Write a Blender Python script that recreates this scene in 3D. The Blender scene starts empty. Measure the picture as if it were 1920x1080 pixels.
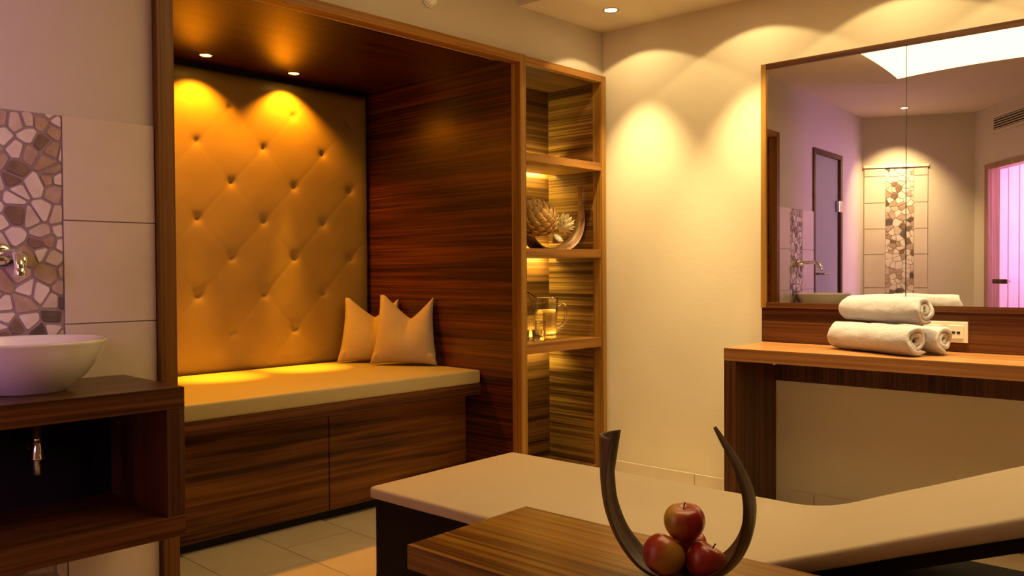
import bpy, bmesh, math, random
from mathutils import Vector, Matrix, noise
from math import sin, cos, pi, radians as rad, exp, sqrt, atan2
S = bpy.context.scene
COL = S.collection

# ---------------------------------------------------------------- camera, world, exposure, large lights
YAW, PITCH, ROLL = rad(44.022), rad(-1.0949), rad(-0.3132)
BETA = rad(2.486)
cd = bpy.data.cameras.new('camera'); cam = bpy.data.objects.new('camera', cd); COL.objects.link(cam)
F = Vector((cos(YAW)*cos(PITCH), sin(YAW)*cos(PITCH), sin(PITCH)))
R = Vector((sin(YAW), -cos(YAW), 0)); U = R.cross(F)
R2 = cos(ROLL)*R + sin(ROLL)*U; U2 = -sin(ROLL)*R + cos(ROLL)*U
m = Matrix((R2, U2, -F)).transposed().to_4x4(); m.translation = (0, 0, 1.09)
cam.matrix_world = m
cd.sensor_width = 36; cd.lens = 1583.87/1920*36; cd.clip_start = .05
S.camera = cam
S.view_settings.view_transform = 'Standard'; S.view_settings.look = 'None'
S.view_settings.gamma = 1; S.view_settings.use_curve_mapping = False
S.view_settings.exposure = 0
w = bpy.data.worlds.new('world'); S.world = w; w.use_nodes = True
w.node_tree.nodes['Background'].inputs[0].default_value = (.02, .015, .012, 1)
w.node_tree.nodes['Background'].inputs[1].default_value = 1

SAIL_E = (3.7, 2.6, 1.10)            # backlit fabric ceiling sail
HALOGEN = (1, .72, .34); SPOT_W = 8; SPOT_N = 115
ORANGE = (1, .36, .012); NICHE_W = 46
SHELF_C = (1, .88, .24); SHELF_E = 140
SAUNA_C = (.86, .42, 1); SAUNA_E = 66

# ---------------------------------------------------------------- helpers
def link(o, parent=None):
    COL.objects.link(o)
    if parent is not None: o.parent = parent
    return o
def thing(name, label, cat, loc=(0, 0, 0), rotz=0, group=None):
    o = bpy.data.objects.new(name, None); o.empty_display_size = .05; COL.objects.link(o)
    o.location = loc; o.rotation_euler = (0, 0, rotz); o['label'] = label; o['category'] = cat
    if group: o['group'] = group
    return o
def tag(o, label, cat, group=None):
    o['label'] = label; o['category'] = cat
    if group: o['group'] = group
    return o
def obj(name, bm, mat=None, parent=None, smooth=False, loc=None, rotz=None, bevel=0, label=None, seg=2):
    me = bpy.data.meshes.new(name)
    if isinstance(bm, bmesh.types.BMesh):
        bmesh.ops.recalc_face_normals(bm, faces=bm.faces[:]); bm.to_mesh(me); bm.free()
    else: me.from_pydata(*bm)
    o = bpy.data.objects.new(name, me); link(o, parent)
    if mat: me.materials.append(mat)
    if smooth: me.polygons.foreach_set('use_smooth', [True]*len(me.polygons))
    if loc: o.location = loc
    if rotz is not None: o.rotation_euler = (0, 0, rotz)
    if bevel:
        b = o.modifiers.new('bevel', 'BEVEL'); b.width = bevel; b.segments = seg; b.limit_method = 'ANGLE'
        b.harden_normals = False
    if label: o['label'] = label
    return o
def struct(name, bm, mat, parent=None, **k):
    o = obj(name, bm, mat, parent, **k)
    if parent is None: o['kind'] = 'structure'
    return o
def box(bm, x0, x1, y0, y1, z0, z1):
    v = [bm.verts.new((x, y, z)) for x in (x0, x1) for y in (y0, y1) for z in (z0, z1)]
    for f in ((0,1,3,2),(4,6,7,5),(0,4,5,1),(2,3,7,6),(0,2,6,4),(1,5,7,3)): bm.faces.new([v[i] for i in f])
def bx(*a):
    bm = bmesh.new()
    if isinstance(a[0], (tuple, list)):
        for q in a: box(bm, *q)
    else: box(bm, *a)
    return bm
def prism(bm, pts, z0, z1, M=None):
    """pts (x,y) polygon, extruded in z; M maps"""
    n = len(pts); lo = [Vector((x, y, z0)) for x, y in pts]; hi = [Vector((x, y, z1)) for x, y in pts]
    if M: lo = [M @ v for v in lo]; hi = [M @ v for v in hi]
    a = [bm.verts.new(v) for v in lo]; b = [bm.verts.new(v) for v in hi]
    bm.faces.new(a[::-1]); bm.faces.new(b)
    for i in range(n): bm.faces.new([a[i], a[(i+1) % n], b[(i+1) % n], b[i]])
def lathe(bm, prof, n=40, c=(0, 0, 0), close=False):
    rings = []
    for r, z in prof:
        if r < 1e-6: rings.append([bm.verts.new((c[0], c[1], c[2]+z))])
        else: rings.append([bm.verts.new((c[0]+r*cos(2*pi*i/n), c[1]+r*sin(2*pi*i/n), c[2]+z)) for i in range(n)])
    pr = list(zip(rings, rings[1:]))
    if close: pr.append((rings[-1], rings[0]))
    for a, b in pr:
        for i in range(n):
            j = (i+1) % n
            if len(a) == 1 and len(b) == 1: continue
            if len(a) == 1: bm.faces.new([a[0], b[i], b[j]])
            elif len(b) == 1: bm.faces.new([a[i], a[j], b[0]])
            else: bm.faces.new([a[i], a[j], b[j], b[i]])
    return rings
def tube(bm, pts, r, n=16, cap=True):
    pts = [Vector(p) for p in pts]; rs = r if isinstance(r, (list, tuple)) else [r]*len(pts)
    rings = []; up = Vector((0, 0, 1)); prev = None
    for i, p in enumerate(pts):
        d = (pts[min(i+1, len(pts)-1)]-pts[max(i-1, 0)]).normalized()
        a = prev if prev is not None else (up if abs(d.dot(up)) < .9 else Vector((1, 0, 0)))
        s = (a - d*a.dot(d)).normalized(); prev = s; t = d.cross(s)
        rings.append([bm.verts.new(p + rs[i]*(cos(2*pi*k/n)*s + sin(2*pi*k/n)*t)) for k in range(n)])
    for a, b in zip(rings, rings[1:]):
        for k in range(n): bm.faces.new([a[k], a[(k+1) % n], b[(k+1) % n], b[k]])
    if cap: bm.faces.new(rings[0][::-1]); bm.faces.new(rings[-1])
def catmull(P, n=6):
    P = [Vector(p) for p in P]; out = []
    Q = [2*P[0]-P[1]] + P + [2*P[-1]-P[-2]]
    for i in range(1, len(Q)-2):
        for k in range(n):
            t = k/n; a, b, c, d = Q[i-1], Q[i], Q[i+1], Q[i+2]
            out.append(.5*((2*b)+(c-a)*t+(2*a-5*b+4*c-d)*t*t+(3*b-a-3*c+d)*t**3))
    out.append(P[-1]); return out

# ---------------------------------------------------------------- materials
def mat(name, color=(.5,.5,.5), rough=.5, metal=0, **k):
    ma = bpy.data.materials.new(name); ma.use_nodes = True
    b = ma.node_tree.nodes['Principled BSDF']
    b.inputs['Base Color'].default_value = (*color, 1); b.inputs['Roughness'].default_value = rough
    b.inputs['Metallic'].default_value = metal
    for a, v in k.items():
        b.inputs[a.replace('_', ' ')].default_value = v
    return ma
def nodes(ma): return ma.node_tree.nodes, ma.node_tree.links, ma.node_tree.nodes['Principled BSDF']
def ramp(N, stops):
    r = N.new('ShaderNodeValToRGB'); e = r.color_ramp.elements
    while len(e) < len(stops): e.new(.5)
    for i, (p, c) in enumerate(stops): e[i].position = p; e[i].color = (*c, 1)
    return r
def speckle(name, c1, c2, scale=4, rough=.6, bump=0, bscale=80, detail=4, **k):
    ma = mat(name, c1, rough, **k); N, L, b = nodes(ma)
    tc = N.new('ShaderNodeTexCoord'); n = N.new('ShaderNodeTexNoise'); n.inputs['Scale'].default_value = scale
    n.inputs['Detail'].default_value = detail
    L.new(tc.outputs['Object'], n.inputs['Vector'])
    r = ramp(N, [(.35, c1), (.68, c2)]); L.new(n.outputs['Fac'], r.inputs[0]); L.new(r.outputs[0], b.inputs['Base Color'])
    if bump:
        n2 = N.new('ShaderNodeTexNoise'); n2.inputs['Scale'].default_value = bscale; n2.inputs['Detail'].default_value = 3
        L.new(tc.outputs['Object'], n2.inputs['Vector'])
        bp = N.new('ShaderNodeBump'); bp.inputs['Strength'].default_value = bump; bp.inputs['Distance'].default_value = .002
        L.new(n2.outputs['Fac'], bp.inputs['Height']); L.new(bp.outputs[0], b.inputs['Normal'])
    return ma
def wood(name, axis, dark=(.032,.009,.003), mid=(.08,.026,.007), light=(.15,.055,.016), rough=.33, across=1.0, wild=1.0, seed=0):
    """walnut veneer with its grain along the given axis"""
    ma = mat(name, mid, rough); N, L, b = nodes(ma)
    b.inputs['Coat Weight'].default_value = .03; b.inputs['Coat Roughness'].default_value = .2; b.inputs['Specular IOR Level'].default_value = .22 if rough >= .32 else .4
    tc = N.new('ShaderNodeTexCoord')
    def nz(al, ac, detail, dist, off):
        mp = N.new('ShaderNodeMapping'); s = [ac*across]*3; s[axis] = al
        mp.inputs['Scale'].default_value = s; mp.inputs['Location'].default_value = (off+seed, off*1.7, off*.6+seed)
        L.new(tc.outputs['Object'], mp.inputs[0])
        n = N.new('ShaderNodeTexNoise'); n.inputs['Scale'].default_value = 1; n.inputs['Detail'].default_value = detail
        n.inputs['Distortion'].default_value = dist; L.new(mp.outputs[0], n.inputs['Vector']); return n
    a = nz(.45, 20, 3, .35*wild, 3); c = nz(1.1, 110, 3, .2*wild, 9); d = nz(3, 420, 2, .1, 17)
    def mix(f, x, y):
        q = N.new('ShaderNodeMath'); q.operation = 'MULTIPLY_ADD'; L.new(x, q.inputs[0]); q.inputs[1].default_value = f
        if y is None: q.inputs[2].default_value = 0
        else: L.new(y, q.inputs[2])
        return q.outputs[0]
    v = mix(.42, a.outputs['Fac'], None); v = mix(.43, c.outputs['Fac'], v); v = mix(.15, d.outputs['Fac'], v)
    r = ramp(N, [(.40, dark), (.49, mid), (.60, light)]); L.new(v, r.inputs[0]); L.new(r.outputs[0], b.inputs['Base Color'])
    bp = N.new('ShaderNodeBump'); bp.inputs['Strength'].default_value = .12; bp.inputs['Distance'].default_value = .001
    L.new(c.outputs['Fac'], bp.inputs['Height']); L.new(bp.outputs[0], b.inputs['Normal'])
    return ma
def emit(name, color, strength):
    ma = bpy.data.materials.new(name); ma.use_nodes = True; N, L = ma.node_tree.nodes, ma.node_tree.links
    N.clear(); e = N.new('ShaderNodeEmission'); e.inputs[0].default_value = (*color, 1); e.inputs[1].default_value = strength
    o = N.new('ShaderNodeOutputMaterial'); L.new(e.outputs[0], o.inputs[0]); return ma
def thin_glass(name, tint=(1,1,1), refl=.12):
    ma = bpy.data.materials.new(name); ma.use_nodes = True; N, L = ma.node_tree.nodes, ma.node_tree.links
    N.clear(); t = N.new('ShaderNodeBsdfTransparent'); t.inputs[0].default_value = (*tint, 1)
    g = N.new('ShaderNodeBsdfGlossy'); g.inputs['Roughness'].default_value = .02
    fr = N.new('ShaderNodeValue'); fr.outputs[0].default_value = refl
    mx = N.new('ShaderNodeMixShader'); o = N.new('ShaderNodeOutputMaterial')
    L.new(fr.outputs[0], mx.inputs[0]); L.new(t.outputs[0], mx.inputs[1]); L.new(g.outputs[0], mx.inputs[2]); L.new(mx.outputs[0], o.inputs[0])
    return ma

WALL = speckle('plaster_cream', (.74,.65,.46), (.77,.68,.49), 2, .75, .25, 60)
WALL2 = speckle('plaster_greige', (.57,.50,.40), (.60,.53,.42), 1.5, .75, .25, 60)
CEIL = speckle('ceiling_paint', (.70,.61,.47), (.72,.63,.49), 1.5, .8, .1, 60)
WX = wood('walnut_along_x', 0); WY = wood('walnut_along_y', 1, seed=4); WZ = wood('walnut_along_z', 2, seed=7)
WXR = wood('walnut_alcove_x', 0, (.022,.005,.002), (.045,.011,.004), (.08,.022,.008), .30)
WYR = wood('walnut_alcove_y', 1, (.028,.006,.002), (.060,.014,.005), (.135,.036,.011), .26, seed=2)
WFR = wood('walnut_edge_z', 2, (.15,.066,.011), (.26,.122,.019), (.36,.18,.03), .38, seed=5)
WFRX = wood('walnut_edge_x', 0, (.15,.060,.010), (.26,.110,.018), (.36,.16,.028), .38, seed=6)
WDR = wood('walnut_drawer', 0, (.036,.010,.001), (.135,.043,.004), (.23,.083,.008), .55, across=.32, wild=2.2, seed=11)
WSH = wood('walnut_shelf_wall', 1, (.035,.013,.003), (.13,.055,.012), (.30,.15,.035), .36, seed=3)
WSHX = wood('walnut_shelf_back', 0, (.03,.011,.003), (.09,.035,.009), (.19,.08,.02), .36, seed=8)
WTB = wood('walnut_table_y', 1, (.075,.026,.004), (.20,.085,.011), (.33,.16,.022), .32, across=.8, seed=13)
WDK = wood('walnut_dark_z', 2, (.035,.012,.006), (.08,.028,.012), (.13,.05,.02), .4, seed=15)
WDKX = wood('walnut_dark_x', 0, (.045,.016,.008), (.11,.042,.018), (.18,.075,.03), .38, seed=16)
DARK = mat('dark_stain_and_shade', (.012,.006,.005), .8, Specular_IOR_Level=.15)  # dark stained wood; also serves as painted shade inside the basin cabinet
BLACK = mat('shadow_gap_black', (.008,.006,.005), .7)
CREAM = speckle('cream_upholstery', (.44,.36,.17), (.47,.385,.185), 3, .55, .15, 140)
CREAMP = speckle('cream_padded_leather', (.34,.225,.065), (.37,.245,.075), 3, .42, .10, 160)
BEDF = speckle('lounger_cover', (.52,.42,.28), (.55,.445,.30), 2, .6, .18, 200)
LINEN = speckle('linen', (.44,.34,.22), (.48,.38,.25), 6, .85, .5, 500)
def terry():
    ma = speckle('terry_cloth', (.58,.56,.60), (.64,.62,.66), 20, .95, 1.0, 320); N, L, b = nodes(ma)
    b.inputs['Sheen Weight'].default_value = .15; return ma
TERRY = terry()
for n_ in TERRY.node_tree.nodes:
    if n_.type == 'BUMP': n_.inputs['Distance'].default_value = .005
CHROME = mat('chrome', (.85,.83,.80), .08, 1)
CERAM = mat('white_ceramic', (.86,.82,.78), .12, 0, Coat_Weight=.5)
TILE = speckle('beige_wall_tile', (.62,.52,.42), (.70,.60,.50), 3.5, .35)
FTILE = speckle('beige_floor_tile', (.55,.44,.27), (.65,.53,.34), 3, .42)
GROUT = mat('grout', (.33,.25,.24), .8); GROUT2 = mat('pale_grout', (.46,.37,.27), .8); FGROUT = mat('floor_grout', (.30,.24,.16), .8)
WHITEP = mat('white_plastic', (.86,.80,.70), .35)
STONES = [speckle('mosaic_stone_%s' % n, a, b, 30, .5, .4, 120) for n, a, b in
          [('cream', (.68,.58,.50), (.78,.68,.60)), ('tan', (.36,.24,.15), (.46,.32,.21)), ('rose', (.40,.27,.22), (.50,.36,.29)),
           ('brown', (.17,.10,.07), (.26,.16,.11)), ('dark', (.09,.065,.055), (.15,.11,.09)), ('sand', (.55,.44,.35), (.64,.52,.43))]]
MIRROR = mat('mirror_silver', (.90,.89,.86), .0, 1)
METAL = mat('brushed_metal', (.6,.58,.55), .25, 1)
LENS = emit('halogen_lens', (1, .88, .62), 14)
LENSO = emit('orange_lens', (1, .62, .12), 9)

# ---------------------------------------------------------------- frames of reference
nB = Vector((cos(BETA), sin(BETA), 0)); dB = Vector((-sin(BETA), cos(BETA), 0))
def PB(a, b, z=0): return a*nB + b*dB + Vector((0, 0, z))
YA, YF = 2.796, 2.756      # plaster wall and front of the alcove frame
DBW = 3.718                # distance of the right wall
HC, HL = 2.53, 2.361       # main ceiling, lowered ceiling strip
# B things: Empty at the origin turned by BETA, so that local x = distance to the right wall, local y = along it
def thingB(name, label, cat, a=0, b=0, z=0, group=None): return thing(name, label, cat, PB(a, b, z), BETA, group)

# ---------------------------------------------------------------- room shell
AC = Vector((-.948, YA)); CC = Vector((-1.319, 1.912)); E1 = Vector((.8181, -.5751)); M1 = Vector((.5751, .8181))
DE = CC + E1*1.15; EE = DE - M1*1.7
fl = struct('floor', bx(-3.2, 4.6, -3.2, 4.3, -.12, -.004), FGROUT)
tb = bmesh.new(); box(tb, .002, .3155, .002, .598, -.01, 0); tme = None
for i in range(-7, 8):
    for j in range(-5, 3):
        x0 = 1.443 - .0015 + i*.317; y0 = 2.76 + ((i % 3)*.2) - .0 + j*.6
        if x0 < -.7 or x0 > 3.55 or y0 > 2.9 and not (1.0 < x0 < 3.0) or y0 > 3.0: continue
        if tme is None:
            o = obj('tile', tb, FTILE, fl, loc=(x0, y0, 0)); tme = o.data
        else:
            o = bpy.data.objects.new('tile', tme); link(o, fl); o.location = (x0, y0, 0)
# back wall with its openings (alcove + shelves, glass door)
struct('wall_back', bx((-.948, -.335, YA, YA+.12, 0, HC), (-.335, .383, YA, YA+.12, 2.105, HC), (.383, 1.197, YA, YA+.12, 0, HC),
       (1.197, 3.574, YA, YA+.12, 2.116, HC), (3.574, 3.80, YA, YA+.12, 0, HC)), WALL2)
wb = bpy.data.objects['wall_back']
wr = struct('wall_right', bx(DBW, DBW+.12, -3.2, 2.75, 0, HC), WALL, rotz=BETA)
def wallseg(name, P, Q, z0, z1, th=.1, side=1, m_=WALL2, parent=None):
    d = (Q-P); n = Vector((-d.y, d.x)).normalized()*th*side
    bm = bmesh.new(); prism(bm, [tuple(P), tuple(Q), tuple(Q+n), tuple(P+n)], z0, z1)
    return struct(name, bm, m_, parent)
wl = wallseg('wall_left', AC, CC, 0, HC, side=-1)
bm = bmesh.new()
def dseg(bm, a0, a1, z0, z1, t0=0, t1=.09, ):
    P = CC + E1*a0; Q = CC + E1*a1
    prism(bm, [tuple(P-M1*t0), tuple(Q-M1*t0), tuple(Q-M1*t1), tuple(P-M1*t1)], z0, z1)
dseg(bm, 0, .215, 0, HC); dseg(bm, .215, 1.02, 2.02, HC); dseg(bm, 1.02, 1.15, 0, HC)
struct('wall_cabin', bm, WALL2)
wallseg('wall_cabin_side', DE, EE, 0, HC, side=-1)
wallseg('wall_rear_left', EE, Vector((-1.30, -3.1)), 0, HC, side=-1)
struct('wall_rear', bx(-1.4, 3.95, -3.2, -3.1, 0, HC), WALL2)
struct('ceiling', bx(-3.2, 4.2, -3.2, YA+.12, HC, HC+.1), CEIL)
bm = bmesh.new(); pa = PB(3.23-.14, 0); 
q = [(2.953, YA), (3.80, YA), (3.95, -3.1), (2.953+.262, -3.1)]
prism(bm, q, HL, HC); struct('ceiling_lowered', bm, CEIL)
bpy.data.objects['ceiling_lowered']['kind'] = 'structure'
# skirting tiles along the right wall
sk = struct('baseboard_right', bx(DBW-.006, DBW, -2.0, 2.68, 0, .084), FGROUT, rotz=BETA)
for i in range(8):
    y1 = 2.685 - i*.6
    obj('tile', bx(DBW-.012, DBW-.0055, y1-.597, y1, 0, .087), speckle('skirting_tile', (.66,.56,.41), (.72,.61,.46), 3, .45) if i == 0 else bpy.data.materials['skirting_tile'], sk, bevel=.002)

# ---- wall tiles and mosaic on the back wall
def clip(poly, px, py, nx, ny):
    out = []
    for i in range(len(poly)):
        a = poly[i]; b = poly[(i+1) % len(poly)]
        da = (a[0]-px)*nx+(a[1]-py)*ny; db = (b[0]-px)*nx+(b[1]-py)*ny
        if da <= 0: out.append(a)
        if da*db < 0: t = da/(da-db); out.append((a[0]+(b[0]-a[0])*t, a[1]+(b[1]-a[1])*t))
    return out
def mosaic(wd, ht, cell, gap, seed, frame, parent, th=.005):
    rnd = random.Random(seed); nx = max(1, round(wd/cell)); ny = round(ht/cell)
    S_ = []
    for j in range(-1, ny+1):
        for i in range(-1, nx+1):
            S_.append(((i+.5+rnd.uniform(-.47,.47)+(.5 if j % 2 else 0))*wd/nx, (j+.5+rnd.uniform(-.45,.45))*ht/ny))
    S_ = [q for q in S_ if rnd.random() > .16]
    cnt = 0
    for k, (sx, sy) in enumerate(S_):
        poly = [(.003, .003), (wd-.003, .003), (wd-.003, ht-.003), (.003, ht-.003)]
        for (tx, ty) in S_:
            dx, dy = tx-sx, ty-sy; d = sqrt(dx*dx+dy*dy)
            if d < 1e-6 or d > cell*3.2: continue
            g = gap*rnd.uniform(.6, 1.5)/2
            poly = clip(poly, (sx+tx)/2-dx/d*g, (sy+ty)/2-dy/d*g, dx/d, dy/d)
            if len(poly) < 3: break
        if len(poly) < 3: continue
        ar = abs(sum(poly[i][0]*poly[(i+1) % len(poly)][1]-poly[(i+1) % len(poly)][0]*poly[i][1] for i in range(len(poly))))/2
        if ar < cell*cell*.06: continue
        q = []                                     # knock the corners off
        for i in range(len(poly)):
            a, b = poly[i], poly[(i+1) % len(poly)]
            q += [(a[0]*.89+b[0]*.11, a[1]*.89+b[1]*.11), (a[0]*.11+b[0]*.89, a[1]*.11+b[1]*.89)]
        h = th*rnd.uniform(.75, 1.15); bm = bmesh.new()
        cx = sum(p[0] for p in q)/len(q); cy = sum(p[1] for p in q)/len(q)
        lo = [bm.verts.new(frame(p[0], p[1], 0)) for p in q]; mi = [bm.verts.new(frame(p[0], p[1], h*.7)) for p in q]
        hi = [bm.verts.new(frame(cx+(p[0]-cx)*.93, cy+(p[1]-cy)*.93, h)) for p in q]
        n = len(q); bm.faces.new(hi)
        for A_, B_ in ((lo, mi), (mi, hi)):
            for i in range(n): bm.faces.new([A_[i], A_[(i+1) % n], B_[(i+1) % n], B_[i]])
        obj('stone', bm, STONES[rnd.choices(range(6), [42, 16, 14, 11, 8, 16])[0]], parent); cnt += 1
    return cnt
TZ = 1.577
obj('grout_bed', bx(.384, 1.190, YA-.006, YA, 0, TZ-.002), GROUT, wb)
zs = [0, .295, .615, .936, 1.2555, TZ]
for (x0, x1) in ((.909, 1.189), (.385, .644)):
    for z0, z1 in zip(zs, zs[1:]):
        obj('tile', bx(x0, x1, YA-.012, YA-.006, z0+.0015, z1-.0015), TILE, wb, bevel=.0012, seg=1)
n1 = mosaic(.262, TZ-.30, .046, .0070, 5, lambda u, v, h: (.646+u, YA-.006-h, .30+v), wb)
mosaic(.262, .30, .06, .008, 6, lambda u, v, h: (.646+u, YA-.006-h, v), wb)
# ---- tiled recess on the left wall, seen in the mirror
cl = (AC-CC).length; eC = (CC-AC).normalized(); nC = Vector((eC.y, -eC.x)); 
if nC.dot(Vector((1, 0))) < 0: nC = -nC
def fC(u, v, h): p = AC+eC*u+nC*h; return (p.x, p.y, v)
def bxC(u0, u1, z0, z1, h0, h1):
    bm = bmesh.new(); prism(bm, [tuple((AC+eC*a+nC*b)) for a, b in ((u0, h0), (u1, h0), (u1, h1), (u0, h1))], z0, z1); return bm
obj('grout_bed', bxC(.018, .565, 0, 2.05, 0, .003), GROUT2, wl)
for u0, u1 in ((.018, .200), (.452, .565)):
    for z0, z1 in zip([.0, .29, .605, .92, 1.235, 1.475, 1.72, 1.97], [.29, .605, .92, 1.235, 1.475, 1.72, 1.97, 2.045]):
        obj('tile', bxC(u0, u1, z0+.003, z1-.003, .003, .010), TILE, wl)
mosaic(.248, 1.50, .046, .0045, 9, lambda u, v, h: fC(.202+u, .55+v, .003+h), wl)
struct('trim_1', bxC(.010, .575, 2.05, 2.075, 0, .02), speckle('pale_trim', (.8,.72,.58), (.82,.74,.6), 2, .5))
# ---- glass door in the back wall (seen in the mirror)
d1 = struct('door_1', bx((-.335, -.285, YA-.015, YA+.07, 0, 2.105), (.345, .383, YA-.015, YA+.07, 0, 2.105), (-.285, .345, YA-.015, YA+.07, 2.065, 2.105)), WDK)
obj('pane', bx(-.283, .343, YA+.01, YA+.02, .006, 2.063), mat('frosted_glass', (.30,.31,.24), .65, 0), d1)
obj('hinge', bx(-.315, -.225, YA-.022, YA+.009, 1.60, 1.70), METAL, d1, bevel=.004)
bm = bmesh.new(); tube(bm, [(.30, YA+.009, 1.06), (.30, YA-.05, 1.06), (.285, YA-.058, 1.06), (.16, YA-.058, 1.06)], .009)
box(bm, .275, .325, YA-.002, YA+.009, 1.0, 1.11); obj('handle', bm, METAL, d1)
# ---- sauna cabin behind the glass door, seen in the mirror
def PD(a, s, z): p = CC+E1*a-M1*s; return (p.x, p.y, z)
def bxD(a0, a1, s0, s1, z0, z1):
    bm = bmesh.new(); prism(bm, [PD(a0, s0, 0)[:2], PD(a1, s0, 0)[:2], PD(a1, s1, 0)[:2], PD(a0, s1, 0)[:2]], z0, z1); return bm
SW = speckle('pale_sauna_wood', (.72,.60,.55), (.80,.68,.62), 5, .6)
DW = wood('sauna_door_wood', 2, (.20,.11,.06), (.30,.17,.10), (.38,.23,.14), .45)
sc_ = struct('trim_2', bxD(.10, 1.10, .09, .10, 0, .02), SW)
cab = struct('wall_sauna', bxD(.16, .20, .09, 1.45, 0, 2.12), SW)
for i in range(14):
    obj('plank', bxD(.20, .212, .10+i*.095, .10+i*.095+.090, .0, 2.10), SW, cab, bevel=.004, seg=1)
cb2 = struct('wall_sauna_back', bxD(.16, 1.15, 1.42, 1.46, 0, 2.12), SW)
for i in range(9):
    obj('plank', bxD(.212+i*.1, .212+i*.1+.095, 1.408, 1.42, 0, 2.10), SW, cb2, bevel=.004, seg=1)
struct('ceiling_sauna', bxD(.16, 1.15, .09, 1.46, 2.12, 2.16), SW)
struct('wall_sauna_side', bxD(1.10, 1.15, .10, 1.42, 0, 2.12), SW)
sb = thing('sauna_bench', 'pale wooden bench inside the pink lit sauna in the mirror', 'bench', PD(.7, 1.15, 0))
o = obj('bench_top', bxD(.215, 1.09, .85, 1.40, .90, .94), SW); o.parent = sb; o.matrix_parent_inverse = Matrix.Translation(-Vector(PD(.7, 1.15, 0)))
o = obj('bench_front', bxD(.225, 1.08, .88, .90, 0, .90), SW); o.parent = sb; o.matrix_parent_inverse = Matrix.Translation(-Vector(PD(.7, 1.15, 0)))
def adopt(o, p):
    o.parent = p; o.matrix_parent_inverse = Matrix.Translation(-Vector(p.location)) if p.rotation_euler.z == 0 else (Matrix.Translation(p.location) @ Matrix.Rotation(p.rotation_euler.z, 4, 'Z')).inverted()
    return o
th_ = thing('sauna_thermometer', 'dark upright thermometer strip on the pink sauna wall', 'thermometer', PD(.215, .55, 1.4))
adopt(obj('plate', bxD(.212, .225, .50, .56, 1.28, 1.62), WDK, bevel=.003), th_)
adopt(obj('tube', bxD(.225, .230, .525, .535, 1.32, 1.58), WHITEP), th_)
th_ = thing('sand_timer', 'small dark sand timer beside the thermometer in the sauna', 'timer', PD(.215, .66, 1.36))
adopt(obj('plate', bxD(.212, .232, .65, .675, 1.30, 1.44), WDK, bevel=.003), th_)
adopt(obj('glass_tube', bxD(.232, .240, .657, .668, 1.32, 1.42), WHITEP), th_)
d2 = struct('door_2', bxD(.215, .275, -.015, .09, 0, 2.02), DW)
for nm, q in (('jamb', (.975, 1.02, -.015, .09, 0, 2.02)), ('head', (.275, .975, -.015, .09, 1.97, 2.02))): obj(nm, bxD(*q), DW, d2)
obj('pane', bxD(.278, .972, .02, .028, .01, 1.965), thin_glass('clear_glass', (.97, .95, .98)), d2)
obj('handle', bxD(.40, .62, -.035, -.012, .965, 1.005), WDK, d2, bevel=.006)
for a in (.43, .59): obj('handle_post', bxD(a-.008, a+.008, -.012, .02, .977, .993), METAL, d2)
sl = thing('sauna_lamp', 'magenta light panel on the sauna back wall', 'lamp', PD(.80, 1.40, 1.5))
adopt(obj('housing', bxD(.60, 1.0, 1.385, 1.406, 1.05, 1.95), WHITEP), sl)
adopt(obj('panel', bxD(.61, .99, 1.375, 1.385, 1.06, 1.94), emit('magenta_panel', SAUNA_C, SAUNA_E)), sl)
# vent over the sauna door
v = thing('air_vent', 'rectangular ventilation grille with dark horizontal slots above the sauna door', 'vent', PD(.65, 0, 2.35))
adopt(obj('frame', (lambda b: (dseg(b, .335, .97, 2.405, 2.43, -.012, 0), dseg(b, .335, .97, 2.275, 2.30, -.012, 0), dseg(b, .335, .355, 2.30, 2.405, -.012, 0), dseg(b, .95, .97, 2.30, 2.405, -.012, 0), b)[-1])(bmesh.new()), mat('vent_white', (.6,.52,.42), .5)), v)
adopt(obj('backing', bxD(.355, .95, -.003, 0, 2.30, 2.405), BLACK), v)
for i in range(5): adopt(obj('slat', bxD(.355, .95, -.011, -.004, 2.306+i*.021, 2.313+i*.021), bpy.data.materials['vent_white']), v)

# ---------------------------------------------------------------- alcove surround
X0, X0i, X1, X1o, X2, X2o = 1.191, 1.246, 2.915, 2.956, 3.537, 3.574
ZT, ZTo = 2.083, 2.122
YB = 3.985
al = thing('alcove_surround', 'large built-in walnut alcove lining with pale edge frame around the seat', 'alcove', (0, 0, 0))
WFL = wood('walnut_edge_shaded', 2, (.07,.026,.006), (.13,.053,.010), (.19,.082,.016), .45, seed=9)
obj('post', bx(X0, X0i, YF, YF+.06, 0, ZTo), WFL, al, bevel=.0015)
obj('post', bx(X1, X1o, YF, YF+.06, 0, ZTo), WFR, al, bevel=.0015)
obj('top_beam', bx(X0i, X1, YF, YF+.06, ZT, ZTo), WFRX, al, bevel=.0015)
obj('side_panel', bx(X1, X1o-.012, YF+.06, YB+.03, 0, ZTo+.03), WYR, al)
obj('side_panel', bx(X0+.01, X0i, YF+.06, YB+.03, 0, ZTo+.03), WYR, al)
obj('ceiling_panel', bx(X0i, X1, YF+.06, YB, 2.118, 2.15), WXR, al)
obj('back_board', bx(X0i, X1, YB, YB+.03, 0, 2.15), BLACK, al)
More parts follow.
